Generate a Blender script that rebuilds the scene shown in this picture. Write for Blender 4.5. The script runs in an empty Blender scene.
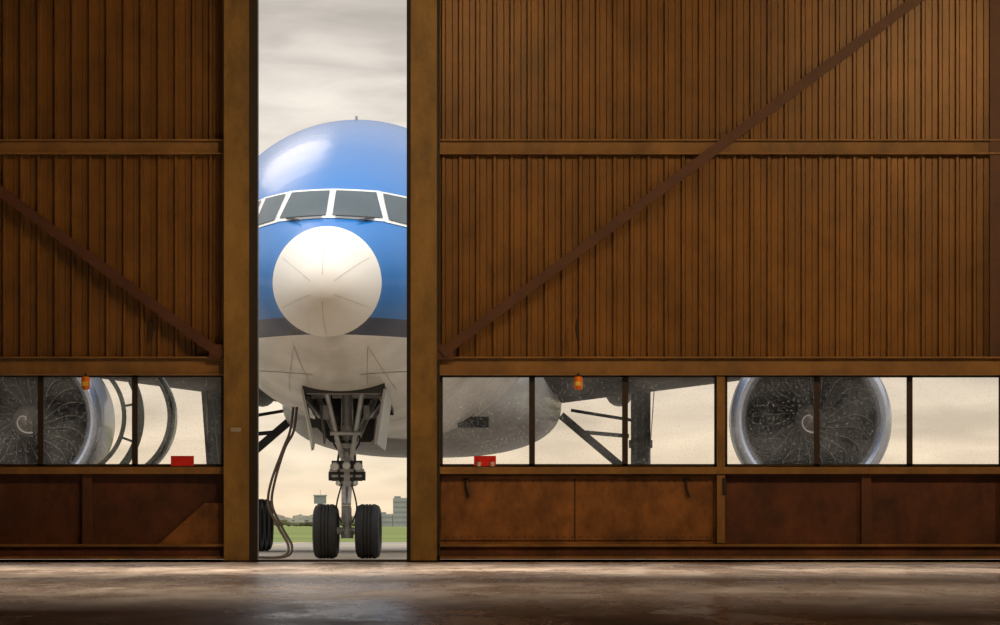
import bpy, math, random
from mathutils import Vector, Matrix
from mathutils.bvhtree import BVHTree
random.seed(7)
scene = bpy.context.scene
try:
    scene.view_settings.view_transform = 'Standard'
    scene.view_settings.look = 'None'
except Exception:
    pass

# ---------------------------------------------------------------- materials
def newmat(name):
    m = bpy.data.materials.new(name); m.use_nodes = True
    nt = m.node_tree
    return m, nt, nt.nodes['Principled BSDF']

def N(nt, t, **kw):
    n = nt.nodes.new(t)
    for k, v in kw.items():
        setattr(n, k, v)
    return n

def mat(name, col, rough=0.5, metal=0.0, var=0.25, scale=3.0, bump=0.0, coat=0.0, stretch=(1, 1, 1), col2=None, spec=0.5, streak=0.0):
    m, nt, b = newmat(name)
    tc = N(nt, 'ShaderNodeTexCoord'); mp = N(nt, 'ShaderNodeMapping')
    mp.inputs['Scale'].default_value = stretch
    nz = N(nt, 'ShaderNodeTexNoise'); nz.inputs['Scale'].default_value = scale
    nz.inputs['Detail'].default_value = 6; nz.inputs['Roughness'].default_value = 0.62
    nt.links.new(tc.outputs['Object'], mp.inputs['Vector']); nt.links.new(mp.outputs[0], nz.inputs['Vector'])
    rp = N(nt, 'ShaderNodeValToRGB')
    c2 = col2 if col2 else tuple(c * (1 - var) for c in col)
    c1 = tuple(min(1, c * (1 + var * 0.6)) for c in col)
    rp.color_ramp.elements[0].position = 0.32; rp.color_ramp.elements[0].color = (*c2, 1)
    rp.color_ramp.elements[1].position = 0.68; rp.color_ramp.elements[1].color = (*c1, 1)
    nt.links.new(nz.outputs['Fac'], rp.inputs[0])
    out = rp.outputs[0]
    if streak:
        m2 = N(nt, 'ShaderNodeMapping'); m2.inputs['Scale'].default_value = (1.5, 1.5, .9)
        n2 = N(nt, 'ShaderNodeTexNoise'); n2.inputs['Scale'].default_value = 1.2; n2.inputs['Detail'].default_value = 9; n2.inputs['Roughness'].default_value = .75
        nt.links.new(tc.outputs['Object'], m2.inputs['Vector']); nt.links.new(m2.outputs[0], n2.inputs['Vector'])
        r2 = N(nt, 'ShaderNodeMapRange'); r2.inputs[1].default_value = .36; r2.inputs[2].default_value = .58
        r2.inputs[3].default_value = 1 - streak; r2.inputs[4].default_value = 1.0
        nt.links.new(n2.outputs['Fac'], r2.inputs[0])
        vm = N(nt, 'ShaderNodeVectorMath', operation='SCALE'); nt.links.new(out, vm.inputs[0]); nt.links.new(r2.outputs[0], vm.inputs['Scale'])
        out = vm.outputs[0]
    nt.links.new(out, b.inputs['Base Color'])
    b.inputs['Roughness'].default_value = rough; b.inputs['Metallic'].default_value = metal
    b.inputs['Coat Weight'].default_value = coat; b.inputs['Coat Roughness'].default_value = 0.08
    b.inputs['Specular IOR Level'].default_value = spec
    if bump:
        bp = N(nt, 'ShaderNodeBump'); bp.inputs['Strength'].default_value = bump; bp.inputs['Distance'].default_value = 0.02
        nt.links.new(nz.outputs['Fac'], bp.inputs['Height']); nt.links.new(bp.outputs[0], b.inputs['Normal'])
    return m

M_sheet = mat('corrugated_paint', (0.24, 0.115, 0.026), 0.38, 0.15, 0.3, 0.25, stretch=(1, 1, 0.8), streak=.35)
M_beam = mat('beam_paint', (0.29, 0.155, 0.045), 0.5, 0, 0.3, 1.2, streak=.3)
M_post = mat('post_paint', (0.30, 0.18, 0.045), 0.5, 0, 0.35, 1.5, stretch=(1, 1, 0.4), streak=.4)
M_brace = mat('brace_paint', (0.10, 0.036, 0.017), 0.5, 0, 0.3, 2)
M_lower = mat('lower_panel_paint', (0.12, 0.036, 0.014), 0.5, 0, 0.45, 1.6, bump=0.1, streak=.5)
M_lower2 = mat('riveted_panel_paint', (0.30, 0.125, 0.032), 0.45, 0, 0.45, 1.4, bump=0.1, streak=.5)
M_dark = mat('dark_steel', (0.02, 0.012, 0.008), 0.6, 0, 0.3, 3)
M_mull = mat('mullion_paint', (0.025, 0.015, 0.01), 0.5)
M_ext = mat('facade_paint', (0.45, 0.43, 0.40), 0.6)
M_white = mat('aircraft_white', (0.72, 0.70, 0.66), 0.3, 0, 0.08, 1.2, coat=0.3)
M_grey = mat('aircraft_grey', (0.36, 0.345, 0.32), 0.4, 0, 0.2, 1.2, coat=0.2)
M_wing = mat('wing_grey', (0.08, 0.075, 0.07), 0.5, 0, 0.25, 0.9, spec=.3)
M_gear = mat('gear_grey', (0.42, 0.42, 0.41), 0.35, 0.3, 0.3, 6)
M_geard = mat('gear_dark', (0.03, 0.028, 0.026), 0.5, 0.1, 0.3, 6)
M_chrome = mat('chrome', (0.75, 0.75, 0.75), 0.15, 1.0, 0.05, 6)
M_tyre = mat('tyre_rubber', (0.018, 0.017, 0.016), 0.75, 0, 0.3, 8, bump=0.15)
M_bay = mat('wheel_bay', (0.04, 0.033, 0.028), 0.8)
M_lip = mat('polished_lip', (0.50, 0.54, 0.62), 0.25, 0.75, 0.08, 2)
M_nac = mat('nacelle_paint', (0.36, 0.41, 0.50), 0.35, 0, 0.1, 1, coat=0.3)
M_duct = mat('inlet_duct', (0.07, 0.062, 0.055), 0.5)
M_blade = mat('fan_blade', (0.04, 0.031, 0.025), 0.5, 0.1, 0.15, 2, spec=.3)
M_bedge = mat('fan_blade_edge', (0.20, 0.17, 0.14), 0.4, 0.3, 0.1, 2)
M_black = mat('flat_black', (0.01, 0.01, 0.01), 0.7)  # plain black for fan backing, belly inlets, wipers and hoses
M_cgl = mat('cockpit_glass', (0.025, 0.045, 0.05), 0.08, 0, 0.1, 1, spec=0.6)
M_seam = mat('panel_seam', (0.30, 0.285, 0.26), 0.6)
M_gore = mat('diverter_strip', (0.48, 0.45, 0.41), 0.5)
M_orange = mat('orange_lamp', (0.95, 0.25, 0.02), 0.35)
M_yel = mat('yellow_sticker', (0.9, 0.6, 0.1), 0.5)
M_red = mat('red_sign', (0.80, 0.02, 0.015), 0.4)
M_cable = mat('cable_jacket', (0.08, 0.045, 0.025), 0.6)
M_green = mat('cowl_green', (0.035, 0.042, 0.03), 0.5)
M_lampw = mat('landing_lamp', (0.85, 0.85, 0.8), 0.1, 0.3)
M_lens = mat('lamp_housing', (0.3, 0.3, 0.3), 0.4)

def fuselage_paint():
    m, nt, b = newmat('fuselage_paint')
    L = nt.links.new
    tc = N(nt, 'ShaderNodeTexCoord'); sp = N(nt, 'ShaderNodeSeparateXYZ'); L(tc.outputs['Object'], sp.inputs[0])
    def cmp(sock, op, v):
        n = N(nt, 'ShaderNodeMath', operation=op); L(sock, n.inputs[0]); n.inputs[1].default_value = v; return n.outputs[0]
    def mul(a, c):
        n = N(nt, 'ShaderNodeMath', operation='MULTIPLY'); L(a, n.inputs[0]); L(c, n.inputs[1]); return n.outputs[0]
    def mix(f, a, c):
        n = N(nt, 'ShaderNodeMix', data_type='RGBA'); L(f, n.inputs[0])
        for s, i in ((a, 6), (c, 7)):
            if isinstance(s, tuple): n.inputs[i].default_value = (*s, 1)
            else: L(s, n.inputs[i])
        return n.outputs[2]
    nz = N(nt, 'ShaderNodeTexNoise'); nz.inputs['Scale'].default_value = 0.9; nz.inputs['Detail'].default_value = 7
    L(tc.outputs['Object'], nz.inputs['Vector'])
    wr = N(nt, 'ShaderNodeValToRGB'); wr.color_ramp.elements[0].position = .3; wr.color_ramp.elements[1].position = .7
    wr.color_ramp.elements[0].color = (.54, .50, .44, 1); wr.color_ramp.elements[1].color = (.74, .70, .63, 1)
    L(nz.outputs['Fac'], wr.inputs[0])
    x, y, z = sp.outputs
    c = mix(cmp(z, 'GREATER_THAN', 4.24), wr.outputs[0], (0.001, 0.008, 0.045))
    c = mix(cmp(z, 'GREATER_THAN', 4.56), c, (0.003, 0.135, 0.42))
    wy = cmp(cmp(y, 'MULTIPLY', 1 / 0.53), 'FRACT', 0)
    win = mul(mul(cmp(wy, 'LESS_THAN', 0.45), cmp(z, 'GREATER_THAN', 6.25)), mul(cmp(z, 'LESS_THAN', 6.62), cmp(y, 'GREATER_THAN', 9.0)))
    win = mul(win, cmp(y, 'LESS_THAN', 52.0))
    c = mix(win, c, (0.02, 0.02, 0.03))
    rad = cmp(y, 'LESS_THAN', 1.31)
    c = mix(rad, c, (0.75, 0.71, 0.64))
    L(c, b.inputs['Base Color'])
    rr = N(nt, 'ShaderNodeMapRange'); L(rad, rr.inputs[0]); rr.inputs[3].default_value = .25; rr.inputs[4].default_value = .5
    L(rr.outputs[0], b.inputs['Roughness']); b.inputs['Specular IOR Level'].default_value = .38
    cw_ = N(nt, 'ShaderNodeMapRange'); L(rad, cw_.inputs[0]); cw_.inputs[3].default_value = .10; cw_.inputs[4].default_value = 0
    L(cw_.outputs[0], b.inputs['Coat Weight']); b.inputs['Coat Roughness'].default_value = 0.03
    nb = N(nt, 'ShaderNodeTexNoise'); nb.inputs['Scale'].default_value = 1.3; L(tc.outputs['Object'], nb.inputs['Vector'])
    bp = N(nt, 'ShaderNodeBump'); bp.inputs['Strength'].default_value = 0.35; bp.inputs['Distance'].default_value = 0.03
    L(nb.outputs['Fac'], bp.inputs['Height']); L(bp.outputs[0], b.inputs['Normal']); L(bp.outputs[0], b.inputs['Coat Normal'])
    return m
M_fus = fuselage_paint()

def dusty_glass():
    m = bpy.data.materials.new('dusty_glass'); m.use_nodes = True
    nt = m.node_tree; nt.nodes.clear(); L = nt.links.new
    out = N(nt, 'ShaderNodeOutputMaterial')
    tc = N(nt, 'ShaderNodeTexCoord')
    sp = N(nt, 'ShaderNodeTexNoise'); sp.inputs['Scale'].default_value = 22; sp.inputs['Detail'].default_value = 4; sp.inputs['Roughness'].default_value = .85
    lg = N(nt, 'ShaderNodeTexNoise'); lg.inputs['Scale'].default_value = 1.3; lg.inputs['Detail'].default_value = 4
    L(tc.outputs['Object'], sp.inputs['Vector']); L(tc.outputs['Object'], lg.inputs['Vector'])
    r1 = N(nt, 'ShaderNodeMapRange'); L(sp.outputs['Fac'], r1.inputs[0])
    r1.inputs[1].default_value = .55; r1.inputs[2].default_value = .70; r1.inputs[3].default_value = 0; r1.inputs[4].default_value = .5
    r2 = N(nt, 'ShaderNodeMapRange'); L(lg.outputs['Fac'], r2.inputs[0])
    r2.inputs[1].default_value = .35; r2.inputs[2].default_value = .7; r2.inputs[3].default_value = .01; r2.inputs[4].default_value = .11
    ad = N(nt, 'ShaderNodeMath', operation='ADD'); L(r1.outputs[0], ad.inputs[0]); L(r2.outputs[0], ad.inputs[1])
    tr = N(nt, 'ShaderNodeBsdfTransparent'); tr.inputs[0].default_value = (.92, .89, .86, 1)
    tl = N(nt, 'ShaderNodeBsdfTranslucent'); tl.inputs[0].default_value = (.8, .74, .64, 1)
    mx = N(nt, 'ShaderNodeMixShader'); L(ad.outputs[0], mx.inputs[0]); L(tr.outputs[0], mx.inputs[1]); L(tl.outputs[0], mx.inputs[2])
    gl = N(nt, 'ShaderNodeBsdfGlossy'); gl.inputs['Roughness'].default_value = .03
    m2 = N(nt, 'ShaderNodeMixShader'); m2.inputs[0].default_value = .03; L(mx.outputs[0], m2.inputs[1]); L(gl.outputs[0], m2.inputs[2])
    L(m2.outputs[0], out.inputs[0])
    return m
M_glass = dusty_glass()

def floor_mat():
    m, nt, b = newmat('hangar_floor_concrete'); L = nt.links.new
    tc = N(nt, 'ShaderNodeTexCoord')
    n1 = N(nt, 'ShaderNodeTexNoise'); n1.inputs['Scale'].default_value = .5; n1.inputs['Detail'].default_value = 9; n1.inputs['Roughness'].default_value = .7
    n2 = N(nt, 'ShaderNodeTexNoise'); n2.inputs['Scale'].default_value = 1.5; n2.inputs['Detail'].default_value = 8; n2.inputs['Roughness'].default_value = .72
    mp = N(nt, 'ShaderNodeMapping'); mp.inputs['Scale'].default_value = (1.0, .15, 1); mp.inputs['Rotation'].default_value = (0, 0, .03)
    L(tc.outputs['Object'], mp.inputs[0]); L(mp.outputs[0], n1.inputs['Vector']); L(mp.outputs[0], n2.inputs['Vector'])
    r = N(nt, 'ShaderNodeValToRGB'); r.color_ramp.elements[0].position = .38; r.color_ramp.elements[1].position = .60
    r.color_ramp.elements[0].color = (.30, .215, .15, 1); r.color_ramp.elements[1].color = (.66, .57, .48, 1)
    L(n1.outputs['Fac'], r.inputs[0])
    mx = N(nt, 'ShaderNodeMix', data_type='RGBA', blend_type='MULTIPLY'); mx.inputs[0].default_value = .6
    r2 = N(nt, 'ShaderNodeValToRGB'); r2.color_ramp.elements[0].position = .42; r2.color_ramp.elements[1].position = .55
    r2.color_ramp.elements[0].color = (.38, .30, .25, 1); L(n2.outputs['Fac'], r2.inputs[0])
    L(r.outputs[0], mx.inputs[6]); L(r2.outputs[0], mx.inputs[7]); L(mx.outputs[2], b.inputs['Base Color'])
    rr = N(nt, 'ShaderNodeMapRange'); L(n1.outputs['Fac'], rr.inputs[0]); rr.inputs[1].default_value = .42; rr.inputs[2].default_value = .6
    rr.inputs[3].default_value = .20; rr.inputs[4].default_value = .42; L(rr.outputs[0], b.inputs['Roughness'])
    b.inputs['Specular IOR Level'].default_value = .5
    bp = N(nt, 'ShaderNodeBump'); bp.inputs['Strength'].default_value = .04; bp.inputs['Distance'].default_value = .01
    L(n2.outputs['Fac'], bp.inputs['Height']); L(bp.outputs[0], b.inputs['Normal'])
    return m
M_floor = floor_mat()
M_apron = mat('apron_concrete', (.42, .35, .27), .7, 0, .25, .5)
M_grass = mat('grass', (.22, .27, .035), .9, 0, .35, .02)
M_tree = mat('hazy_foliage', (.36, .33, .24), .95, 0, .2, .05)  # distance haze put into the pale tree and building colours
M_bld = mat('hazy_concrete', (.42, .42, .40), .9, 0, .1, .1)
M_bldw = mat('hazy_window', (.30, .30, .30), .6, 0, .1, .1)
M_wall = mat('wall_paint', (.15, .08, .035), .7)

# ---------------------------------------------------------------- mesh builder
class MB:
    def __init__(s): s.v = []; s.f = []; s.m = []; s.mats = []
    def mi(s, m):
        if m not in s.mats: s.mats.append(m)
        return s.mats.index(m)
    def add(s, vs, fs, m):
        o = len(s.v); i = s.mi(m)
        s.v += [tuple(v) for v in vs]
        for f in fs: s.f.append([o + k for k in f]); s.m.append(i)
    def box(s, a, b, m, M=None):
        x0, y0, z0 = a; x1, y1, z1 = b
        vs = [Vector(p) for p in ((x0, y0, z0), (x1, y0, z0), (x1, y1, z0), (x0, y1, z0), (x0, y0, z1), (x1, y0, z1), (x1, y1, z1), (x0, y1, z1))]
        if M: vs = [M @ v for v in vs]
        s.add(vs, [(0, 3, 2, 1), (4, 5, 6, 7), (0, 1, 5, 4), (1, 2, 6, 5), (2, 3, 7, 6), (3, 0, 4, 7)], m)
    def beam(s, p, q, wx, wy, m, up=Vector((0, 1, 0))):
        p = Vector(p); q = Vector(q); d = (q - p); L = d.length; d.normalize()
        side = d.cross(up).normalized(); u2 = side.cross(d).normalized()
        M = Matrix((side, d, u2)).transposed().to_4x4(); M.translation = p
        s.box((-wx / 2, 0, -wy / 2), (wx / 2, L, wy / 2), m, M)
    def cyl(s, p, q, r, m, r2=None, n=20, caps=True):
        r2 = r if r2 is None else r2
        p = Vector(p); q = Vector(q); d = (q - p).normalized()
        a = Vector((1, 0, 0)) if abs(d.x) < .9 else Vector((0, 1, 0))
        u = d.cross(a).normalized(); w = d.cross(u)
        vs = []
        for c, rr in ((p, r), (q, r2)):
            for i in range(n):
                t = 2 * math.pi * i / n; vs.append(c + u * math.cos(t) * rr + w * math.sin(t) * rr)
        fs = [(i, (i + 1) % n, n + (i + 1) % n, n + i) for i in range(n)]
        if caps: fs += [tuple(range(n))[::-1], tuple(range(n, 2 * n))]
        s.add(vs, fs, m)
    def revolve(s, prof, origin, axis, mats, n=64):
        o = Vector(origin); d = Vector(axis).normalized()
        a = Vector((0, 0, 1)); u = d.cross(a).normalized(); w = d.cross(u)
        vs = []
        for (t, r) in prof:
            for i in range(n):
                an = 2 * math.pi * i / n; vs.append(o + d * t + (u * math.cos(an) + w * math.sin(an)) * r)
        base = len(s.v); s.v += [tuple(v) for v in vs]
        for k in range(len(prof) - 1):
            mm = mats[k] if isinstance(mats, list) else mats; i2 = s.mi(mm)
            for i in range(n):
                s.f.append([base + k * n + i, base + k * n + (i + 1) % n, base + (k + 1) * n + (i + 1) % n, base + (k + 1) * n + i]); s.m.append(i2)
    def tube(s, pts, r, m, n=10):
        pts = [Vector(p) for p in pts]; vs = []
        for k, p in enumerate(pts):
            d = (pts[min(k + 1, len(pts) - 1)] - pts[max(k - 1, 0)]).normalized()
            a = Vector((0, 1, 0)) if abs(d.y) < .9 else Vector((1, 0, 0))
            u = d.cross(a).normalized(); w = d.cross(u)
            for i in range(n):
                t = 2 * math.pi * i / n; vs.append(p + (u * math.cos(t) + w * math.sin(t)) * r)
        fs = []
        for k in range(len(pts) - 1):
            for i in range(n): fs.append((k * n + i, k * n + (i + 1) % n, (k + 1) * n + (i + 1) % n, (k + 1) * n + i))
        fs += [tuple(range(n)), tuple(range((len(pts) - 1) * n, len(pts) * n))]
        s.add(vs, fs, m)
    def obj(s, name, parent=None, smooth=True, ang=35):
        me = bpy.data.meshes.new(name); me.from_pydata(s.v, [], s.f)
        for m in s.mats: me.materials.append(m)
        me.polygons.foreach_set('material_index', s.m)
        me.update()
        import bmesh
        bm = bmesh.new(); bm.from_mesh(me); bmesh.ops.recalc_face_normals(bm, faces=bm.faces); bm.to_mesh(me); bm.free()
        if smooth:
            me.shade_smooth()
            try: me.set_sharp_from_angle(angle=math.radians(ang))
            except Exception: pass
        o = bpy.data.objects.new(name, me); scene.collection.objects.link(o)
        if parent: o.parent = parent
        return o

def empty(name, loc=(0, 0, 0), rz=0):
    o = bpy.data.objects.new(name, None); scene.collection.objects.link(o)
    o.location = loc; o.rotation_euler = (0, 0, rz); o.empty_display_size = .3
    return o

def catmull(pts, sub=8):
    P = [Vector(p) for p in pts]; out = []
    for i in range(len(P) - 1):
        p0 = P[max(i - 1, 0)]; p1 = P[i]; p2 = P[i + 1]; p3 = P[min(i + 2, len(P) - 1)]
        for k in range(sub):
            t = k / sub
            out.append(.5 * ((2 * p1) + (p2 - p0) * t + (2 * p0 - 5 * p1 + 4 * p2 - p3) * t * t + (3 * p1 - p0 - 3 * p2 + p3) * t ** 3))
    out.append(P[-1]); return out

# ---------------------------------------------------------------- hangar shell
H = 0.66; S = 55.9; YD = 100.0
def X(px): return (px - 500) / S
def Z(py): return H + (525 - py) / S
HW = 30.0; CE = 14.0
def plain(name, a, b, m):
    mb = MB(); mb.box(a, b, m); return mb.obj(name, smooth=False)
plain('floor', (-HW, -12, -.3), (HW, YD + .3, 0), M_floor)
plain('wall_left', (-HW - .3, -12, 0), (-HW, YD - .6, CE), M_wall)
plain('wall_right', (HW, -12, 0), (HW + .3, YD - .6, CE), M_wall)
plain('wall_back', (-HW - .3, -12.3, 0), (HW + .3, -12, CE), M_wall)
plain('ceiling', (-HW - .3, -12.3, CE), (HW + .3, YD + .6, CE + .3), M_wall)
plain('wall_front', (-HW - .3, YD - .4, 12.6), (HW + .3, YD + .5, CE), M_wall)

def corrugated(mb, x0, x1, z0, z1, y=YD, per=.305):
    n = int((x1 - x0) / per); per = (x1 - x0) / n
    prof = []
    for i in range(n):
        b = x0 + i * per
        prof += [(b, 0), (b + per * .28, 0), (b + per * .31, -.012), (b + per * .34, 0), (b + per * .62, 0), (b + per * .70, -.07), (b + per * .86, -.07)]
        prof += [(b + per * .94, 0)]
    prof.append((x1, 0))
    vs = []
    for (x, d) in prof: vs += [(x, y + d, z0), (x, y + d, z1)]
    fs = [(2 * i, 2 * i + 2, 2 * i + 3, 2 * i + 1) for i in range(len(prof) - 1)]
    mb.add(vs, fs, M_sheet)

ZT = 12.6
ZW1, ZW0 = Z(375.5), Z(466)
def make_door(name, xa, xb, edge, brace):
    root = empty(name, (0, 0, 0))
    mb = MB()
    corrugated(mb, xa, xb, Z(358), ZT)
    mb.obj('corrugated_cladding', root, smooth=False)
    mb = MB()
    mb.box((xa, YD + .08, Z(358)), (xb, YD + .14, ZT), M_ext)
    mb.box((xa, YD + .04, Z(545)), (xb, YD + .10, ZW0), M_ext)
    mb.obj('exterior_skin', root, smooth=False)
    mb = MB()
    for (t, b) in ((140, 155), (-85, -70)):
        mb.box((xa, YD - .14, Z(b)), (xb, YD - .06, Z(t)), M_beam)
        mb.box((xa, YD - .24, Z(t + 1.5)), (xb, YD - .14, Z(t)), M_beam)
        mb.box((xa, YD - .24, Z(b)), (xb, YD - .14, Z(b - 2)), M_beam)
    mb.box((xa, YD - .16, ZW1), (xb, YD + .10, Z(357)), M_beam)
    mb.box((xa, YD - .26, Z(358.5)), (xb, YD - .16, Z(357)), M_beam)
    mb.box((xa, YD - .26, ZW1), (xb, YD - .16, Z(374)), M_beam)
    mb.box((xa, YD - .24, Z(474)), (xb, YD + .04, Z(467)), M_beam)
    mb.box((xa, YD - .22, .05), (xb, YD + .06, Z(545)), M_lower)
    mb.box((xa, YD - .30, Z(546.5)), (xb, YD - .22, Z(544)), M_beam)
    mb.box((xa, YD - .30, .05), (xb, YD - .22, .10), M_beam)
    e0, e1, dk0, dk1 = edge
    mb.box((X(e0), YD - .42, .03), (X(e1), YD + .12, ZT), M_post)
    mb.box((X(dk0), YD - .34, .03), (X(dk1), YD + .10, ZT), M_dark)
    if name == 'door_2':
        mb.box((X(437), YD - .30, .03), (X(440), YD - .05, ZT), M_dark)
        mb.box((X(989), YD - .20, Z(357)), (X(1001), YD - .06, ZT), M_brace)
    mb.obj('frame', root, smooth=False)
    mb = MB()
    (p, q) = brace
    P = Vector((X(p[0]), YD - .33, Z(p[1]))); Q = Vector((X(q[0]), YD - .33, Z(q[1])))
    mb.beam(P, Q, .17, .03, M_brace)
    d = (Q - P).normalized(); nrm = Vector((-d.z, 0, d.x)); nrm = nrm if nrm.z > 0 else -nrm
    mb.beam(P + nrm * .085 + Vector((0, .06, 0)), Q + nrm * .085 + Vector((0, .06, 0)), .02, .13, M_lower)
    g = P
    mb.box((g.x - .22, YD - .31, Z(360)), (g.x + .22, YD - .285, Z(345)), M_brace)
    mb.obj('diagonal_brace', root, smooth=False)
    return root

dl = make_door('door_1', -HW, X(249), (225, 250, 250, 258.5), ((222, 356), (-440, -136)))
dr = make_door('door_2', X(413), HW, (411, 437, 407, 411), ((442, 354), (1098, -135)))

def window_unit(name, edges):
    mb = MB(); y0, y1 = YD - .06, YD + .04
    x0, x1 = X(edges[0]), X(edges[-1])
    mb.box((x0, y0, ZW0), (x1, y1, ZW0 + .035), M_mull)
    mb.box((x0, y0, ZW1 - .035), (x1, y1, ZW1), M_mull)
    for e in edges[:1]: mb.box((X(e), y0, ZW0), (X(e) + .05, y1, ZW1), M_mull)
    for e in edges[-1:]: mb.box((X(e) - .05, y0, ZW0), (X(e), y1, ZW1), M_mull)
    for e in edges[1:-1]: mb.box((X(e) - .052, y0, ZW0), (X(e) + .052, y1, ZW1), M_mull)
    mb.add([(x0, YD, ZW0), (x1, YD, ZW0), (x1, YD, ZW1), (x0, YD, ZW1)], [(0, 1, 2, 3)], M_glass)
    return mb.obj(name, smooth=False)
wn = 1
e = 224
while X(e) > -HW:
    es = [e - 282, e - 183, e - 89, e]
    if X(es[0]) < -HW: es[0] = 500 - HW * S
    es = [q for q in es if X(q) >= -HW - .01]
    if len(es) > 1: window_unit('window_%d' % wn, es); wn += 1
    e -= 288
e = 440
while X(e) < HW:
    es = [e, e + 92, e + 185, e + 277]
    es = [q for q in es if X(q) <= HW]
    if len(es) > 1: window_unit('window_%d' % wn, es); wn += 1
    e += 284.5
mb = MB()
e = 720.5
while X(e) < HW:
    mb.box((X(e - 4), YD - .2, Z(543)), (X(e + 4), YD + .04, Z(373)), M_beam)
    e += 284.5
mb.box((X(437), YD - .02, Z(545)), (X(716), YD + .03, Z(474)), M_lower2)
mb.box((X(441), YD - .05, Z(540)), (X(712), YD - .02, Z(476)), M_lower2)
mb.box((X(725), YD - .02, Z(545)), (HW, YD + .03, Z(474)), M_lower)
for a in (866, 1006, 1150, 1290):
    mb.box((X(a - 5), YD - .14, Z(545)), (X(a + 5), YD - .02, Z(474)), M_brace)
mb.box((X(574), YD - .052, Z(540)), (X(575.4), YD - .049, Z(476)), M_dark)
mb.box((X(441), YD - .09, Z(478.5)), (X(712), YD - .02, Z(476)), M_lower2)
for i in range(34):
    for yy in (481.5, 537):
        px = 446 + i * 7.9
        mb.cyl((X(px), YD - .065, Z(yy)), (X(px), YD - .045, Z(yy)), .012, M_dark, n=8)
for px in (466, 686):
    mb.box((X(px - 3), YD - .10, Z(480)), (X(px + 3), YD - .05, Z(478)), M_dark)
    mb.tube([(X(px), YD - .08, Z(480)), (X(px), YD - .1, Z(488)), (X(px + 2), YD - .1, Z(494)), (X(px + 3), YD - .1, Z(497))], .022, M_dark)
mb.box((X(722), YD - .22, Z(495)), (X(726), YD - .20, Z(478)), M_dark)
mb.obj('lower_plates', dr, smooth=False)
mb = MB()
mb.box((-HW, YD - .02, Z(545)), (X(226), YD + .03, Z(474)), M_lower)
for a in (-196, -54, 88):
    mb.box((X(a - 5), YD - .14, Z(545)), (X(a + 5), YD - .02, Z(474)), M_brace)
y = YD - .12
mb.add([(X(158), y, Z(545)), (X(223), y, Z(545)), (X(223), y, Z(503)), (X(205), y, Z(503))], [(0, 1, 2, 3)], M_lower2)
e = -61
while X(e) > -HW:
    mb.box((X(e - 3), YD - .2, Z(543)), (X(e + 3), YD + .04, Z(373)), M_beam); e -= 288
mb.obj('lower_plates', dl, smooth=False)
mb = MB()
mb.tube([(X(577), YD - .3, Z(320)), (X(576), YD - .32, Z(330)), (X(578), YD - .3, Z(342))], .02, M_dark)
mb.obj('pull_cord', dr)
mb = MB()
mb.box((X(150), YD - .12, Z(340)), (X(153), YD - .07, Z(320)), M_dark)
mb.box((X(151), YD - .10, Z(358)), (X(152), YD - .07, Z(340)), M_dark)
mb.obj('latch_bar', dl, smooth=False)
mb = MB(); mb.box((X(232), YD - .425, Z(432)), (X(242), YD - .419, Z(428)), M_grey)
mb.box((X(231), YD - .425, Z(490)), (X(236), YD - .419, Z(484)), M_post)
mb.obj('post_label', dl, smooth=False)
mb = MB()
mb.box((-HW, YD - .16, 0), (HW, YD - .12, .045), M_dark); mb.box((-HW, YD + .02, 0), (HW, YD + .06, .028), M_dark)
mb.obj('door_rail', smooth=False)

for i, px in enumerate((87, 578)):
    r = empty('hanging_warning_lamp', (X(px), YD - .36, Z(381)))
    mb = MB()
    mb.cyl((0, 0, .05), (0, 0, .13), .02, M_dark, n=10)
    mb.box((-.02, 0, .11), (.02, .10, .13), M_dark)
    mb.cyl((0, 0, .03), (0, 0, .07), .085, M_orange, r2=.06, n=16)
    mb.cyl((0, 0, -.13), (0, 0, .03), .08, M_orange, n=16)
    mb.box((-.05, -.095, -.10), (.05, -.07, -.02), M_yel)
    mb.cyl((0, 0, -.17), (0, 0, -.13), .05, M_orange, r2=.08, n=16)
    mb.obj('lamp_body', r)
for i, (px, w) in enumerate(((183, 23), (485, 22))):
    r = empty('red_safety_sign', (X(px), YD - .2, Z(461)))
    mb = MB()
    mb.box((-w / S / 2, -.02, -.09), (w / S / 2, .02, .09), M_red)
    if i == 1:
        for sx in (-.11, .13):
            mb.cyl((sx, -.03, -.10), (sx, -.03, -.02), .035, M_lampw, r2=.045, n=14)
            mb.cyl((sx, -.03, -.02), (sx, -.03, .02), .03, M_red, n=14)
    mb.box((-w / S / 2, -.03, -.11), (w / S / 2, .03, -.09), M_dark)
    mb.obj('sign_panel', r, smooth=False)

# ---------------------------------------------------------------- the airliner
jet = empty('passenger_jet', (-3.30, 103.7, 0), -0.040)
A   = [0, .02, .08, .2, .4, .8, 1.3, 1.9, 2.9, 4, 5, 6, 7, 8.5, 10, 12, 44, 50, 56, 61, 64]
TOP = [5.02, 5.18, 5.36, 5.56, 5.76, 6.05, 6.27, 6.52, 7.02, 7.52, 7.90, 8.22, 8.47, 8.75, 8.90, 8.94, 8.94, 8.90, 8.75, 8.4, 7.9]
BOT = [5.02, 4.86, 4.73, 4.60, 4.48, 4.33, 4.20, 4.02, 3.72, 3.43, 3.22, 3.05, 2.92, 2.78, 2.70, 2.68, 2.68, 3.3, 4.8, 6.2, 7.1]
WID = [0, .16, .32, .48, .63, .83, 1.02, 1.34, 1.75, 2.12, 2.40, 2.62, 2.79, 2.98, 3.08, 3.12, 3.12, 2.9, 2.1, 1.1, .3]
ZC  = [5.02, 5.02, 5.04, 5.07, 5.10, 5.16, 5.21, 5.25, 5.33, 5.42, 5.50, 5.58, 5.65, 5.74, 5.80, 5.80, 5.80, 6.0, 6.6, 7.1, 7.4]
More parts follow.
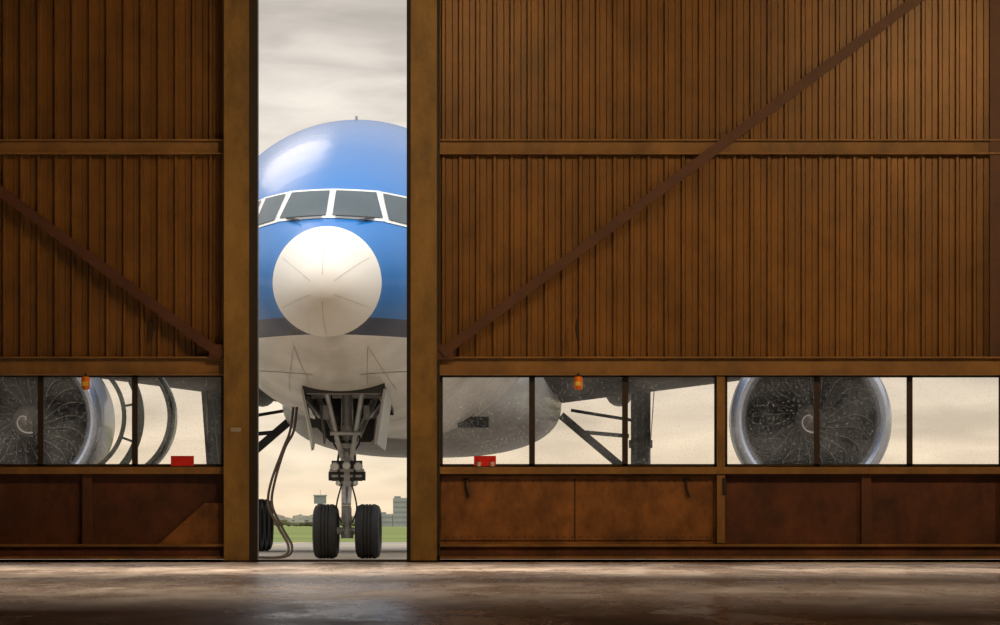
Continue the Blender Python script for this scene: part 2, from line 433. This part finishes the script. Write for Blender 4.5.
def pchip(xs, ys, x):
    n = len(xs); h = [xs[i + 1] - xs[i] for i in range(n - 1)]; d = [(ys[i + 1] - ys[i]) / h[i] for i in range(n - 1)]
    m = [0] * n
    for i in range(1, n - 1):
        if d[i - 1] * d[i] > 0:
            w1 = 2 * h[i] + h[i - 1]; w2 = h[i] + 2 * h[i - 1]; m[i] = (w1 + w2) / (w1 / d[i - 1] + w2 / d[i])
    m[0] = d[0]; m[-1] = d[-1]
    i = 0
    while i < n - 2 and x > xs[i + 1]: i += 1
    t = (x - xs[i]) / h[i]; t2 = t * t; t3 = t2 * t
    return (2 * t3 - 3 * t2 + 1) * ys[i] + (t3 - 2 * t2 + t) * h[i] * m[i] + (-2 * t3 + 3 * t2) * ys[i + 1] + (t3 - t2) * h[i] * m[i + 1]
SQ = [math.sqrt(a) for a in A]
stations = [(8 * (i / 120)) for i in range(121)]
mb = MB(); NS = 144; vs = []
for q in stations[1:]:
    t, b, w, c = (pchip(SQ, L_, q) for L_ in (TOP, BOT, WID, ZC))
    for i in range(NS):
        an = 2 * math.pi * i / NS; sn = math.sin(an); cs = math.cos(an)
        vs.append((w * cs, q * q, c + (t - c) * sn if sn > 0 else c + (c - b) * sn))
fs = []; fall = []
ns = len(stations) - 1
for k in range(ns - 1):
    for i in range(NS):
        f = (k * NS + i, k * NS + (i + 1) % NS, (k + 1) * NS + (i + 1) % NS, (k + 1) * NS + i)
        fall.append(f)
        c = sum((Vector(vs[j]) for j in f), Vector()) / 4
        if abs(c.x) < .72 and 4.9 < c.y < 7.7 and c.z < 4: continue   # nose wheel bay opening
        fs.append(f)
tip = len(vs); vs.append((0, 0, 5.02)); end = len(vs); vs.append((0, 64.2, 7.5))
for i in range(NS):
    for ff in (fs, fall):
        ff.append((tip, (i + 1) % NS, i)); ff.append((end, (ns - 1) * NS + i, (ns - 1) * NS + (i + 1) % NS))
mb.add(vs, fs, M_fus); fus = mb.obj('fuselage', jet, ang=60)
bvh = BVHTree.FromPolygons([Vector(v) for v in vs], fall)
def proj(u, z, off):
    hit, nrm, idx, d = bvh.ray_cast(Vector((u, -5, z)), Vector((0, 1, 0)))
    if hit is None: return Vector((u, 6, z))
    if nrm.y > 0: nrm = -nrm
    return hit + nrm * off
def surf_quad(mb, quad, off, m, n=10):
    (a, b, c, d) = [Vector(p) for p in quad]
    vs = []
    for j in range(n + 1):
        for i in range(n + 1):
            s = i / n; t = j / n
            p = (a * (1 - s) + b * s) * (1 - t) + (d * (1 - s) + c * s) * t
            vs.append(proj(p.x, p.y, off))
    fs = [(j * (n + 1) + i, j * (n + 1) + i + 1, (j + 1) * (n + 1) + i + 1, (j + 1) * (n + 1) + i) for j in range(n) for i in range(n)]
    mb.add(vs, fs, m)
mb = MB()
W = [((.06, 6.49), (.97, 6.47), (.80, 7.0), (.06, 7.02)),
     ((1.08, 6.44), (1.50, 6.36), (1.34, 6.92), (.92, 6.985)),
     ((1.60, 6.35), (1.84, 6.30), (1.66, 6.80), (1.44, 6.90))]
for sgn in (1, -1):
    f = [((0, 6.44), (1.02, 6.41), (.86, 7.05), (0, 7.07)), ((1.02, 6.40), (1.55, 6.30), (1.39, 6.96), (.86, 7.04)), ((1.55, 6.29), (1.90, 6.24), (1.71, 6.85), (1.39, 6.95))]
    for qd in f: surf_quad(mb, [(x * sgn, z) for x, z in qd], .012, M_white)
    for qd in W: surf_quad(mb, [(x * sgn, z) for x, z in qd], .028, M_cgl)
mb.obj('cockpit_windows', jet, ang=80)
def ribbon(mb, pts, w, m, off=.006):
    pts = [Vector((p[0], p[1])) for p in pts]; vs = []
    for k, p in enumerate(pts):
        d = (pts[min(k + 1, len(pts) - 1)] - pts[max(k - 1, 0)]).normalized(); nn = Vector((-d.y, d.x)) * w / 2
        vs += [proj(p.x + nn.x, p.y + nn.y, off), proj(p.x - nn.x, p.y - nn.y, off)]
    mb.add(vs, [(2 * k, 2 * k + 1, 2 * k + 3, 2 * k + 2) for k in range(len(pts) - 1)], m)
def lin(a, b, n=14): return [(a[0] + (b[0] - a[0]) * i / n, a[1] + (b[1] - a[1]) * i / n) for i in range(n + 1)]
mb = MB()
for k in range(6):
    an = math.radians(30 + 60 * k)
    ribbon(mb, lin((.25 * math.cos(an), 5.06 + .25 * math.sin(an)), (.94 * math.cos(an), 5.2 + .94 * math.sin(an))), .009, M_gore)
for sgn in (1, -1):
    ribbon(mb, lin((.12 * sgn, 6.45), (.82 * sgn, 6.44)), .035, M_black, .05)
    ribbon(mb, lin((.82 * sgn, 6.44), (.55 * sgn, 6.38)), .04, M_black, .05)
for sgn in (1, -1):
    ribbon(mb, lin((.70 * sgn, 4.05), (.55 * sgn, 3.35)), .010, M_seam)
    ribbon(mb, lin((.70 * sgn, 4.05), (1.05 * sgn, 3.30)), .010, M_seam)
    ribbon(mb, lin((2.2 * sgn, 4.2), (1.9 * sgn, 3.7)), .010, M_seam)
    ribbon(mb, lin((1.9 * sgn, 3.7), (.45 * sgn, 3.55), 30), .010, M_seam)
for sgn in (1, -1):
    for (u, z) in ((1.62, 5.3), (1.66, 5.05)):
        p = proj(u * sgn, z, 0); mb.cyl(p, p + Vector((.10 * sgn, -.02, 0)), .018, M_geard, n=8); mb.cyl(p + Vector((.10 * sgn, -.12, 0)), p + Vector((.10 * sgn, .05, 0)), .016, M_geard, n=8)
mb.box((-.02, 9.6, 8.85), (.02, 9.85, 8.95), M_grey)
mb.obj('surface_details', jet, smooth=False)

mb = MB(); vs = []; fs = []; st = 40; n = 64
for k in range(st + 1):
    t = k / st; y = 24 + 22 * t
    e = max(.02, math.sin(math.pi * min(1, max(0, t)))) ** .45
    for i in range(n):
        an = 2 * math.pi * i / n
        ex = 2 / 2.6
        cx = math.copysign(abs(math.cos(an)) ** ex, math.cos(an)); sx = math.copysign(abs(math.sin(an)) ** ex, math.sin(an))
        vs.append((3.42 * e * cx, y, 3.75 + 1.42 * e * sx))
for k in range(st):
    for i in range(n): fs.append((k * n + i, k * n + (i + 1) % n, (k + 1) * n + (i + 1) % n, (k + 1) * n + i))
mb.add(vs, fs, M_grey)
for sgn in (1, -1):
    mb.box((1.7 * sgn - .35, 24.6, 2.9), (1.7 * sgn + .35, 25.2, 3.15), M_black)
mb.obj('belly_fairing', jet, ang=50)

def airfoil(n=18):
    pts = []
    for i in range(n + 1):
        x = (1 - math.cos(math.pi * i / n)) / 2; pts.append((x, .6 * (0.2969 * math.sqrt(x) - .126 * x - .3516 * x * x + .2843 * x ** 3 - .1036 * x ** 4) / .2 * .1 * 2))
    up = pts; lo = [(x, -t * .8) for x, t in pts[1:-1]][::-1]
    return up + lo
AF = airfoil()
def loft_wing(mb, secs, m, vertical=False):
    vs = []; n = len(AF)
    for (u, a0, z, ch, th) in secs:
        for (x, t) in AF:
            if vertical: vs.append((t * ch * th, a0 + x * ch, z))
            else: vs.append((u, a0 + x * ch, z + t * ch * th))
    fs = []
    for k in range(len(secs) - 1):
        for i in range(n): fs.append((k * n + i, k * n + (i + 1) % n, (k + 1) * n + (i + 1) % n, (k + 1) * n + i))
    fs += [tuple(range(n)), tuple(range((len(secs) - 1) * n, len(secs) * n))]
    mb.add(vs, fs, m)
mb = MB()
for s in (1, -1):
    loft_wing(mb, [(2.0 * s, 30.5, 4.25, 14.5, 1.0), (3.4 * s, 31.3, 4.35, 13.6, 1.0), (9.6 * s, 35.3, 4.95, 9.4, .9), (20 * s, 42.2, 6.1, 5.6, .8), (29 * s, 48.2, 7.1, 2.4, .8), (30.4 * s, 49.8, 7.3, .9, .8)], M_wing)
    loft_wing(mb, [(.6 * s, 54.5, 6.9, 6.8, .8), (10.7 * s, 62, 7.9, 2.3, .8)], M_grey)
    for u in (4.7, 13.5, 18.5):
        a = 38.5 + (u - 3.4) * .5 + 4
        zc = 4.35 + (u - 3.4) * .1 - .35
        mb.revolve([(-2.6, .02), (-2.0, .2), (-1, .33), (.3, .36), (1.8, .22), (2.8, .02)], (u * s, a, zc), (0, 1, 0), M_wing, n=16)
mb.obj('wings', jet, ang=40)
mb = MB()
loft_wing(mb, [(0, 50.5, 8.6, 9.5, .9), (0, 59.5, 17.9, 3.6, .9)], M_fus, True)
mb.obj('tail_fin', jet, ang=40)

def engine(name, u, zc, a0):
    r = empty(name, (u, a0, zc)); r.parent = jet
    mb = MB()
    prof = [(1.35, 1.60), (.9, 1.57), (.5, 1.55), (.22, 1.58), (.09, 1.65), (.02, 1.72), (0, 1.78), (.03, 1.84), (.12, 1.89), (.3, 1.93), (.9, 1.965), (1.9, 1.98), (3.4, 1.92), (4.6, 1.72), (5.2, 1.58), (5.15, 1.5), (4.0, 1.6)]
    mats = [M_duct, M_duct, M_duct, M_lip, M_lip, M_lip, M_lip, M_lip, M_lip, M_nac, M_nac, M_nac, M_nac, M_nac, M_nac, M_duct]
    mb.revolve(prof, (0, 0, 0), (0, 1, 0), mats, n=96)
    mb.obj('nacelle', r, ang=50)
    mb = MB()
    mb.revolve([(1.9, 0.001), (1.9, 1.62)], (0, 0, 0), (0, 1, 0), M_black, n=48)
    nb = 22
    for k in range(nb):
        base = 2 * math.pi * k / nb; vs = []; ve = []; n = 12
        for j in range(n + 1):
            t = j / n; rr = .36 + t * 1.22
            sweep = .32 * math.sin(t * math.pi * .9) - .1 * t
            tw = math.radians(25 + 35 * t)
            ch = .36 + .10 * math.sin(t * math.pi)
            def pt(sd, dyo=0):
                dy = 1.45 + sd * ch * math.cos(tw); da = sd * ch * math.sin(tw) / rr * .9
                an = base + sweep + da
                return (rr * math.cos(an), dy + dyo, rr * math.sin(an))
            vs += [pt(-.5), pt(.5)]; ve += [pt(-.52, -.012), pt(-.42, -.012)]
        q = [(2 * j, 2 * j + 1, 2 * j + 3, 2 * j + 2) for j in range(n)]
        mb.add(vs, q, M_blade); mb.add(ve, q, M_bedge)
    mb.revolve([(.72, .001), (.76, .08), (.9, .18), (1.15, .31), (1.35, .38), (1.5, .40)], (0, 0, 0), (0, 1, 0), M_bedge, n=32)
    vs = []
    for j in range(15):
        t = j / 14; rr = .05 + .26 * t; yy = .72 + .43 * (rr / .31) ** 1.3 - .03; an = 1 + 4.2 * t
        for w in (-.028, .028): vs.append(((rr + w) * math.cos(an), yy, (rr + w) * math.sin(an)))
    mb.add(vs, [(2 * j, 2 * j + 1, 2 * j + 3, 2 * j + 2) for j in range(14)], M_white)
    mb.obj('fan', r, ang=50)
    mb = MB()
    mb.revolve([(3.6, 1.05), (5.2, 1.0), (6.4, .82), (6.4, .7), (5.8, .6), (6.6, .5), (7.6, .08), (7.7, .001)], (0, 0, 0), (0, 1, 0), M_gear, n=40)
    mb.add([(-.2, 1.6, 1.9), (.2, 1.6, 1.9), (.22, 8.5, 1.7), (-.22, 8.5, 1.7), (-.15, 3.2, 2.2), (.15, 3.2, 2.2), (.2, 8.5, 2.3), (-.2, 8.5, 2.3), ], [(0, 1, 5, 4), (1, 2, 6, 5), (2, 3, 7, 6), (3, 0, 4, 7), (4, 5, 6, 7)], M_nac)
    mb.add([(-.2, 2.4, 1.3), (.2, 2.4, 1.3), (.22, 9.5, .9), (-.22, 9.5, .9), (-.15, 4.0, 1.9), (.15, 4.0, 1.9), (.2, 9.5, 1.9), (-.2, 9.5, 1.9)], [(0, 1, 5, 4), (1, 2, 6, 5), (2, 3, 7, 6), (3, 0, 4, 7), (4, 5, 6, 7), (0, 1, 2, 3)], M_nac)
    mb.obj('core_and_pylon', r, ang=40)
engine('engine', 9.55, 3.2, 31.2)
engine('engine.001', -9.55, 3.2, 31.2)

def wheel(mb, c, r, w):
    hw = w / 2
    prof = [(-hw * .55, r * .42), (-hw * .6, r * .55), (-hw * .95, r * .66), (-hw, r * .80), (-hw * .88, r * .93), (-hw * .6, r * .99),
            (-hw * .56, r), (-hw * .34, r), (-hw * .32, r * .965), (-hw * .25, r * .965), (-hw * .23, r), (-hw * .05, r), (-.012, r * .965), (.012, r * .965), (hw * .05, r)]
    prof += [(hw * .23, r), (hw * .25, r * .965), (hw * .32, r * .965), (hw * .34, r), (hw * .56, r), (hw * .6, r * .99), (hw * .88, r * .93), (hw, r * .80), (hw * .95, r * .66), (hw * .6, r * .55), (hw * .55, r * .42)]
    mb.revolve(prof, c, (1, 0, 0), M_tyre, n=48)
    mb.revolve([(-hw * .5, .001), (-hw * .5, r * .3), (-hw * .62, r * .5), (-hw * .55, r * .56)], c, (1, 0, 0), M_gear, n=32)
    mb.revolve([(hw * .5, .001), (hw * .5, r * .3), (hw * .62, r * .5), (hw * .55, r * .56)], c, (1, 0, 0), M_gear, n=32)

# nose gear
ng = empty('nose_gear', (.07, 5.9, 0)); ng.parent = jet
mb = MB()
wheel(mb, (-.415, 0, .535), .535, .48); wheel(mb, (.415, 0, .535), .535, .48)
mb.obj('wheels', ng, ang=40)
mb = MB()
mb.cyl((-.5, 0, .545), (.5, 0, .545), .07, M_gear)
mb.cyl((0, 0, .5), (0, 0, 1.0), .085, M_gear); mb.cyl((0, 0, .40), (0, 0, .56), .12, M_gear, r2=.13)
mb.cyl((0, 0, .95), (0, 0, 1.5), .075, M_chrome)
mb.cyl((0, 0, 1.42), (0, 0, 2.0), .135, M_gear); mb.cyl((0, 0, 1.42), (0, 0, 1.52), .17, M_gear)
mb.cyl((0, 0, 1.95), (0, 0, 3.5), .12, M_gear); mb.cyl((0, 0, 1.98), (0, 0, 2.08), .18, M_gear)
mb.cyl((0, 0, 2.5), (0, 0, 2.6), .17, M_gear)
for s in (-.07, .07):
    mb.beam((s, -.12, .72), (s * .8, -.34, 1.05), .035, .07, M_gear, up=Vector((1, 0, 0))); mb.beam((s * .8, -.34, 1.05), (s, -.14, 1.42), .035, .07, M_gear, up=Vector((1, 0, 0)))
mb.cyl((-.09, -.34, 1.05), (.09, -.34, 1.05), .035, M_chrome)
mb.cyl((-.30, -.06, 1.62), (.30, -.06, 1.62), .065, M_gear); mb.cyl((-.36, -.06, 1.62), (-.30, -.06, 1.62), .09, M_geard); mb.cyl((.30, -.06, 1.62), (.36, -.06, 1.62), .09, M_geard)
mb.box((-.34, -.16, 1.70), (.34, -.10, 1.76), M_gear)
mb.box((-.30, -.12, 1.52), (.30, -.04, 1.92), M_geard)
for (sx, zz, rr) in ((-.23, 1.80, .09), (.23, 1.80, .09), (0, 1.82, .085)):
    mb.cyl((sx, -.16, zz), (sx, -.24, zz), rr * .8, M_lens, r2=rr, n=24); mb.cyl((sx, -.235, zz), (sx, -.245, zz), rr * .78, M_lampw, n=24)
for sx in (-.17, .17):
    mb.cyl((sx, -.1, 1.48), (sx, -.18, 1.48), .05, M_lens, n=16); mb.cyl((sx, -.18, 1.48), (sx, -.185, 1.48), .042, M_lampw, n=16)
for s in (-1, 1):
    mb.cyl((.08 * s, 0, 2.05), (.55 * s, .1, 3.15), .05, M_gear, n=12)
    mb.cyl((.1 * s, -.2, 2.0), (.36 * s, -.9, 3.3), .05, M_gear, n=12)
    mb.cyl((.18 * s, -.12, 2.3), (.28 * s, -.12, 2.9), .04, M_chrome, n=12)
    mb.tube(catmull([(.13 * s, -.14, 1.5), (.17 * s, -.2, 1.9), (.12 * s, -.16, 2.3), (.2 * s, -.1, 2.8), (.15 * s, -.1, 3.1)]), .022, M_black)
    mb.tube(catmull([(.10 * s, -.12, .7), (.2 * s, -.2, 1.0), (.1 * s, -.16, 1.45)]), .016, M_black)
    mb.tube(catmull([(.30 * s, -.2, 3.2), (.22 * s, -.3, 2.7), (.26 * s, -.25, 2.3), (.1 * s, -.2, 2.05)]), .018, M_black)
    mb.box((.1 * s - .06, -.18, 2.15), (.1 * s + .06, -.12, 2.32), M_geard)
    mb.box((.24 * s - .07, -.14, 2.62), (.24 * s + .07, -.05, 2.80), M_geard)
    mb.box((.40 * s - .06, -.3, 2.72), (.40 * s + .06, -.15, 3.0), M_gear)
    mb.cyl((.5 * s, -.2, 3.1), (.2 * s, -.2, 2.45), .028, M_gear, n=10)
mb.cyl((-.3, -.5, 2.45), (.3, -.5, 2.45), .04, M_gear); mb.cyl((-.7, 0, 3.2), (.7, 0, 3.2), .06, M_gear)
mb.box((-.16, -.22, 2.16), (.16, -.16, 2.26), M_gear)
mb.obj('strut', ng, ang=40)
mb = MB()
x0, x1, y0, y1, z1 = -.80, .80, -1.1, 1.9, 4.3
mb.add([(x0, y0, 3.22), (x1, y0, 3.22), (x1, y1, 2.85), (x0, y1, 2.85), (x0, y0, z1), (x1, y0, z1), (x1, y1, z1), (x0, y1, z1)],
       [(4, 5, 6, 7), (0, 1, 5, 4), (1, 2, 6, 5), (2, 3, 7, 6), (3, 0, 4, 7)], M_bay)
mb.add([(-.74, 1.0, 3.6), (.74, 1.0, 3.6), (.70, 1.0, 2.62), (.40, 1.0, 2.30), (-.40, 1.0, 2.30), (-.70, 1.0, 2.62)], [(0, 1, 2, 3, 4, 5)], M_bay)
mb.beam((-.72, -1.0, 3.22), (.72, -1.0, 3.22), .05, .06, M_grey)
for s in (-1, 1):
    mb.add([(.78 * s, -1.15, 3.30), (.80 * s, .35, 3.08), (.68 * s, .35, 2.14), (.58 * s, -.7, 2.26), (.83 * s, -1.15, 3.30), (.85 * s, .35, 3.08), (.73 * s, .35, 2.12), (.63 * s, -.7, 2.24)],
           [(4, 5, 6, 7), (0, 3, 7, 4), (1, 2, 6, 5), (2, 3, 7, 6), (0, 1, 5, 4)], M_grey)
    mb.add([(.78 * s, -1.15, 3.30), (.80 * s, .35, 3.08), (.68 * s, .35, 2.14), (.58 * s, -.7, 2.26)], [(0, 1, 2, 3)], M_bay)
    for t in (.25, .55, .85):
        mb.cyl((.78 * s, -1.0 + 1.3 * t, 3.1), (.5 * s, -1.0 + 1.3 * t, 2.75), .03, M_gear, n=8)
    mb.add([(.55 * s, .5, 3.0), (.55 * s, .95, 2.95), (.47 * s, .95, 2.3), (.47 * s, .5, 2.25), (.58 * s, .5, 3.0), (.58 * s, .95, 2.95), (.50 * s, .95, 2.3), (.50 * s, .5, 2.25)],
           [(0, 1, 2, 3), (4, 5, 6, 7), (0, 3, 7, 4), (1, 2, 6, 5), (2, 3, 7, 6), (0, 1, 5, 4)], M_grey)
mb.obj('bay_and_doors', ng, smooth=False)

for i, s in enumerate((1, -1)):
    g = empty('main_gear' if i == 0 else 'main_gear.001', (0, 37.6, 0)); g.parent = jet
    mb = MB(); u = 5.35 * s
    for dy in (-1.45, 0, 1.45):
        for dx in (-1.0, 1.0): wheel(mb, (u + dx, dy, .66), .66, .52)
    mb.obj('wheels', g, ang=40)
    mb = MB()
    mb.beam((u, -1.5, .66), (u, 1.5, .66), .3, .3, M_gear, up=Vector((0, 0, 1)))
    for dy in (-1.45, 0, 1.45): mb.cyl((u - 1.1, dy, .66), (u + 1.1, dy, .66), .09, M_gear)
    mb.cyl((u, 0, .66), (u, 0, 1.9), .16, M_chrome); mb.cyl((u, 0, 1.7), (u, 0, 4.3), .25, M_geard)
    mb.cyl((u, -.1, 2.6), (u, -.1, 2.8), .3, M_geard)
    mb.beam((3.35 * s, -.3, 3.42), (u - .5 * s, -.1, 2.15), .20, .14, M_geard)
    mb.beam((3.9 * s, -.3, 3.0), (u - .3 * s, -.1, 2.9), .10, .10, M_geard)
    mb.beam((3.6 * s, -.3, 3.55), (u - .2 * s, -.1, 3.3), .08, .08, M_geard)
    mb.beam((u - .5 * s, -.1, 2.15), (u, -.1, 1.9), .15, .12, M_geard)
    mb.beam((u, -.3, 2.0), (u, -2.6, 4.2), .14, .14, M_geard, up=Vector((1, 0, 0)))
    mb.add([(u + .35 * s, -.9, 4.2), (u + .35 * s, .9, 4.2), (u + .2 * s, .8, 2.0), (u + .2 * s, -.8, 2.0)], [(0, 1, 2, 3)], M_wing)
    mb.obj('strut', g, ang=40)

def jw(u, a, z):
    th = .040
    return (-3.30 + u * math.cos(th) + a * math.sin(th), 103.7 - u * math.sin(th) + a * math.cos(th), z)
mb = MB()
for k, dx in enumerate((0, .07)):
    pts = [jw(-1.02 + dx, 6.3, 2.98), jw(-1.08 + dx, 6.2, 2.5), jw(-1.2 + dx * .4, 6.0, 2.15), jw(-1.42 + dx, 5.8, 1.5), jw(-1.46 + dx, 5.7, 1.05), jw(-1.25 + dx, 5.6, .6), jw(-1.05 + dx, 5.4, .25), jw(-1.12 + dx, 4.8, .05), jw(-1.6 + dx, 3.6, .035), jw(-2.4 + dx * 3, 2.6, .035)]
    mb.tube(catmull(pts, 10), .026, M_cable)
mb.obj('ground_power_cable')

cw = empty('engine_cowling_stand', (-8.35, 118, 0))
mb = MB()
def arc(mb, cx, cz, r, a0, a1, depth, th, m):
    n = 28; vs = []
    for i in range(n + 1):
        an = math.radians(a0 + (a1 - a0) * i / n)
        for rr, dy in ((r, 0), (r + th, 0), (r + th, depth), (r, depth)): vs.append((cx + rr * math.cos(an), dy, cz + rr * math.sin(an)))
    fs = []
    for i in range(n):
        for k in range(4): fs.append((4 * i + k, 4 * i + (k + 1) % 4, 4 * i + 4 + (k + 1) % 4, 4 * i + 4 + k))
    fs += [(0, 1, 2, 3), (4 * n, 4 * n + 1, 4 * n + 2, 4 * n + 3)]
    mb.add(vs, fs, m)
arc(mb, -.85, 2.95, 1.53, -75, 85, .10, .16, M_green)
arc(mb, -.85, 2.95, 1.22, -75, 85, .10, .09, M_green)
for an in (-50, -20, 10, 40, 70):
    a = math.radians(an); mb.beam((-.85 + 1.22 * math.cos(a), .05, 2.95 + 1.22 * math.sin(a)), (-.85 + 1.6 * math.cos(a), .05, 2.95 + 1.6 * math.sin(a)), .05, .05, M_green)
arc(mb, 0.05, 2.95, 1.35, -70, 75, 1.6, .05, M_nac)
arc(mb, 0.05, 2.95, 1.28, -70, 75, .08, .16, M_green)
mb.box((-1.2, 0, 0), (-1.1, .1, 1.5), M_green); mb.box((.5, 0, 0), (.6, .1, 1.75), M_green); mb.box((.5, 1.5, 0), (.6, 1.6, 1.75), M_green)
mb.box((-1.3, -.2, .12), (.9, 1.7, .2), M_green); mb.box((-1.1, 0, 1.35), (.6, .1, 1.45), M_green)
for x in (-1.1, .7):
    for y in (0, 1.5): mb.cyl((x - .04, y, .12), (x + .04, y, .12), .12, M_tyre)
mb.obj('stand_frame', cw, ang=40)

# ---------------------------------------------------------------- outdoors
plain('apron', (-400, YD + .3, -.3), (400, 215, -.001), M_apron)
plain('grass_field', (-3000, 215, -.3), (3000, 5000, -.002), M_grass)
mb = MB()
mb.box((-7.5, YD + 2, -.001), (-7.35, 213, .004), M_yel)
mb.add([(-12, 118, .002), (-2, 200, .002), (-1.7, 200, .002), (-11.7, 118, .002)], [(0, 1, 2, 3)], M_yel)
mb.obj('apron_marking', smooth=False)
mb = MB()
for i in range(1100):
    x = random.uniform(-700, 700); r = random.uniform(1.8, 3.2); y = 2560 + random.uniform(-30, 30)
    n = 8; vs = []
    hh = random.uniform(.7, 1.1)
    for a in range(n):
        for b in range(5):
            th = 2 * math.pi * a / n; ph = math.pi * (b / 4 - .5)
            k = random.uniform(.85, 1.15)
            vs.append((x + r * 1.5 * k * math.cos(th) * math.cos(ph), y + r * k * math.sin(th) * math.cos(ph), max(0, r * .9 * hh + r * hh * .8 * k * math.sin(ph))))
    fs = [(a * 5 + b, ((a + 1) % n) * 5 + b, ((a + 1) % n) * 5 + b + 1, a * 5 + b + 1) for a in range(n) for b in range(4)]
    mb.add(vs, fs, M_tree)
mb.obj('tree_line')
def F(px, y=2500): return (px - 500) * y / 5590
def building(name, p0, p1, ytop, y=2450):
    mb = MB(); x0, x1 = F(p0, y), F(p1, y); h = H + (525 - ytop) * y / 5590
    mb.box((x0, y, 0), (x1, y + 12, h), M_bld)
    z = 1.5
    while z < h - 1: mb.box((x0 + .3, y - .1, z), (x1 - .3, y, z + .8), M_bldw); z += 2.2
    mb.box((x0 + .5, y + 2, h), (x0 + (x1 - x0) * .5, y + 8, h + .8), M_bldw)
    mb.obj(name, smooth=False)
building('office_building', 393, 408, 498)
building('office_building.001', 379, 392.5, 514)
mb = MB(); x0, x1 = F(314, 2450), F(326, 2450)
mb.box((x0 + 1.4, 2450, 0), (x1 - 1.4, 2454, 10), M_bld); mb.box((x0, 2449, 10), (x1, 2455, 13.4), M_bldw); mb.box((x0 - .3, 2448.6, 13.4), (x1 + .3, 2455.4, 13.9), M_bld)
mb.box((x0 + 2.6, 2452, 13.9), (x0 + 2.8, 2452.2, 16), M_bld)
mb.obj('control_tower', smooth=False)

# ---------------------------------------------------------------- sky
w = bpy.data.worlds.new('World'); scene.world = w; w.use_nodes = True
nt = w.node_tree; bg = nt.nodes['Background']; L = nt.links.new
tc = N(nt, 'ShaderNodeTexCoord'); sp = N(nt, 'ShaderNodeSeparateXYZ'); L(tc.outputs['Generated'], sp.inputs[0])
rp = N(nt, 'ShaderNodeValToRGB'); cr = rp.color_ramp
stops = [(0, (.95, .74, .50)), (.012, (.90, .76, .57)), (.03, (.80, .71, .59)), (.068, (.88, .81, .72)), (.083, (.70, .64, .575)), (.1, (.42, .385, .345)), (.16, (.60, .58, .56)), (.4, (1.0, 1.0, 1.0)), (1, (1.2, 1.25, 1.35))]
cr.elements[0].position = 0; cr.elements[0].color = (*stops[0][1], 1)
cr.elements[1].position = 1; cr.elements[1].color = (*stops[-1][1], 1)
for p, c in stops[1:-1]:
    e = cr.elements.new(p); e.color = (*c, 1)
L(sp.outputs[2], rp.inputs[0])
mp = N(nt, 'ShaderNodeMapping'); mp.inputs['Scale'].default_value = (26, 26, 110)
nz = N(nt, 'ShaderNodeTexNoise'); nz.inputs['Scale'].default_value = 1.7; nz.inputs['Detail'].default_value = 6; nz.inputs['Distortion'].default_value = .4
L(tc.outputs['Generated'], mp.inputs[0]); L(mp.outputs[0], nz.inputs['Vector'])
mr = N(nt, 'ShaderNodeMapRange'); L(nz.outputs['Fac'], mr.inputs[0]); mr.inputs[1].default_value = .3; mr.inputs[2].default_value = .7; mr.inputs[3].default_value = .82; mr.inputs[4].default_value = 1.2
vm = N(nt, 'ShaderNodeVectorMath', operation='SCALE'); L(rp.outputs[0], vm.inputs[0]); L(mr.outputs[0], vm.inputs['Scale'])
L(vm.outputs[0], bg.inputs[0]); bg.inputs[1].default_value = 1.0

# ---------------------------------------------------------------- lights
def look(o, tgt):
    o.rotation_euler = (Vector(tgt) - o.location).to_track_quat('-Z', 'Y').to_euler()
sun = bpy.data.lights.new('sun', 'SUN'); sun.energy = .18; sun.angle = math.radians(16); sun.color = (1, .82, .62)
so = bpy.data.objects.new('sun', sun); scene.collection.objects.link(so)
el = math.radians(28); az = math.radians(-14)
so.location = (20, 300, 140)
dirv = Vector((math.sin(-az) * math.cos(el), -math.cos(az) * math.cos(el), -math.sin(el)))
so.rotation_euler = dirv.to_track_quat('-Z', 'Y').to_euler()

def area(name, loc, tgt, e, size, col, sy=None, spread=None):
    l = bpy.data.lights.new(name, 'AREA'); l.energy = e; l.size = size; l.color = col
    if sy: l.shape = 'RECTANGLE'; l.size_y = sy
    if spread: l.spread = math.radians(spread)
    o = bpy.data.objects.new(name, l); scene.collection.objects.link(o); o.location = loc; look(o, tgt); return o
warm = (1, .64, .30)
area('ceiling_lamp', (0, 88, 11), (-6, 100, 2.5), 130, .7, warm, spread=105)
area('ceiling_lamp.001', (9, 86, 11), (2, 100, 3), 200, .7, warm, spread=105)
area('ceiling_lamp.002', (16, 87, 11), (7, 100, 3), 170, .7, warm, spread=105)
for i, (x, y, e) in enumerate(((-9, 80, 1050), (0, 83, 850), (10, 80, 560), (-8, 58, 600), (6, 56, 260))):
    area('floor_fill_light' + ('' if i == 0 else '.%03d' % i), (x, y, 13.7), (x, y, 0), e, 1.5, (1, .84, .68), spread=100)  # unseen overhead lights added to brighten the hangar floor
area('nose_fill_strip', (-3, 101.6, 12.3), (-3.3, 106, 4), 1200, 20, (1, .97, .92), .5)  # added fill light outside above the doors, brightens the jet's nose

# ---------------------------------------------------------------- camera
cam = bpy.data.cameras.new('camera'); co = bpy.data.objects.new('camera', cam); scene.collection.objects.link(co)
co.location = (0, 0, H); co.rotation_euler = (math.pi / 2, 0, 0)
cam.sensor_width = 36; cam.lens = 5590 * 36 / 1000; cam.shift_y = .2125; cam.clip_end = 8000; cam.clip_start = .5
scene.camera = co
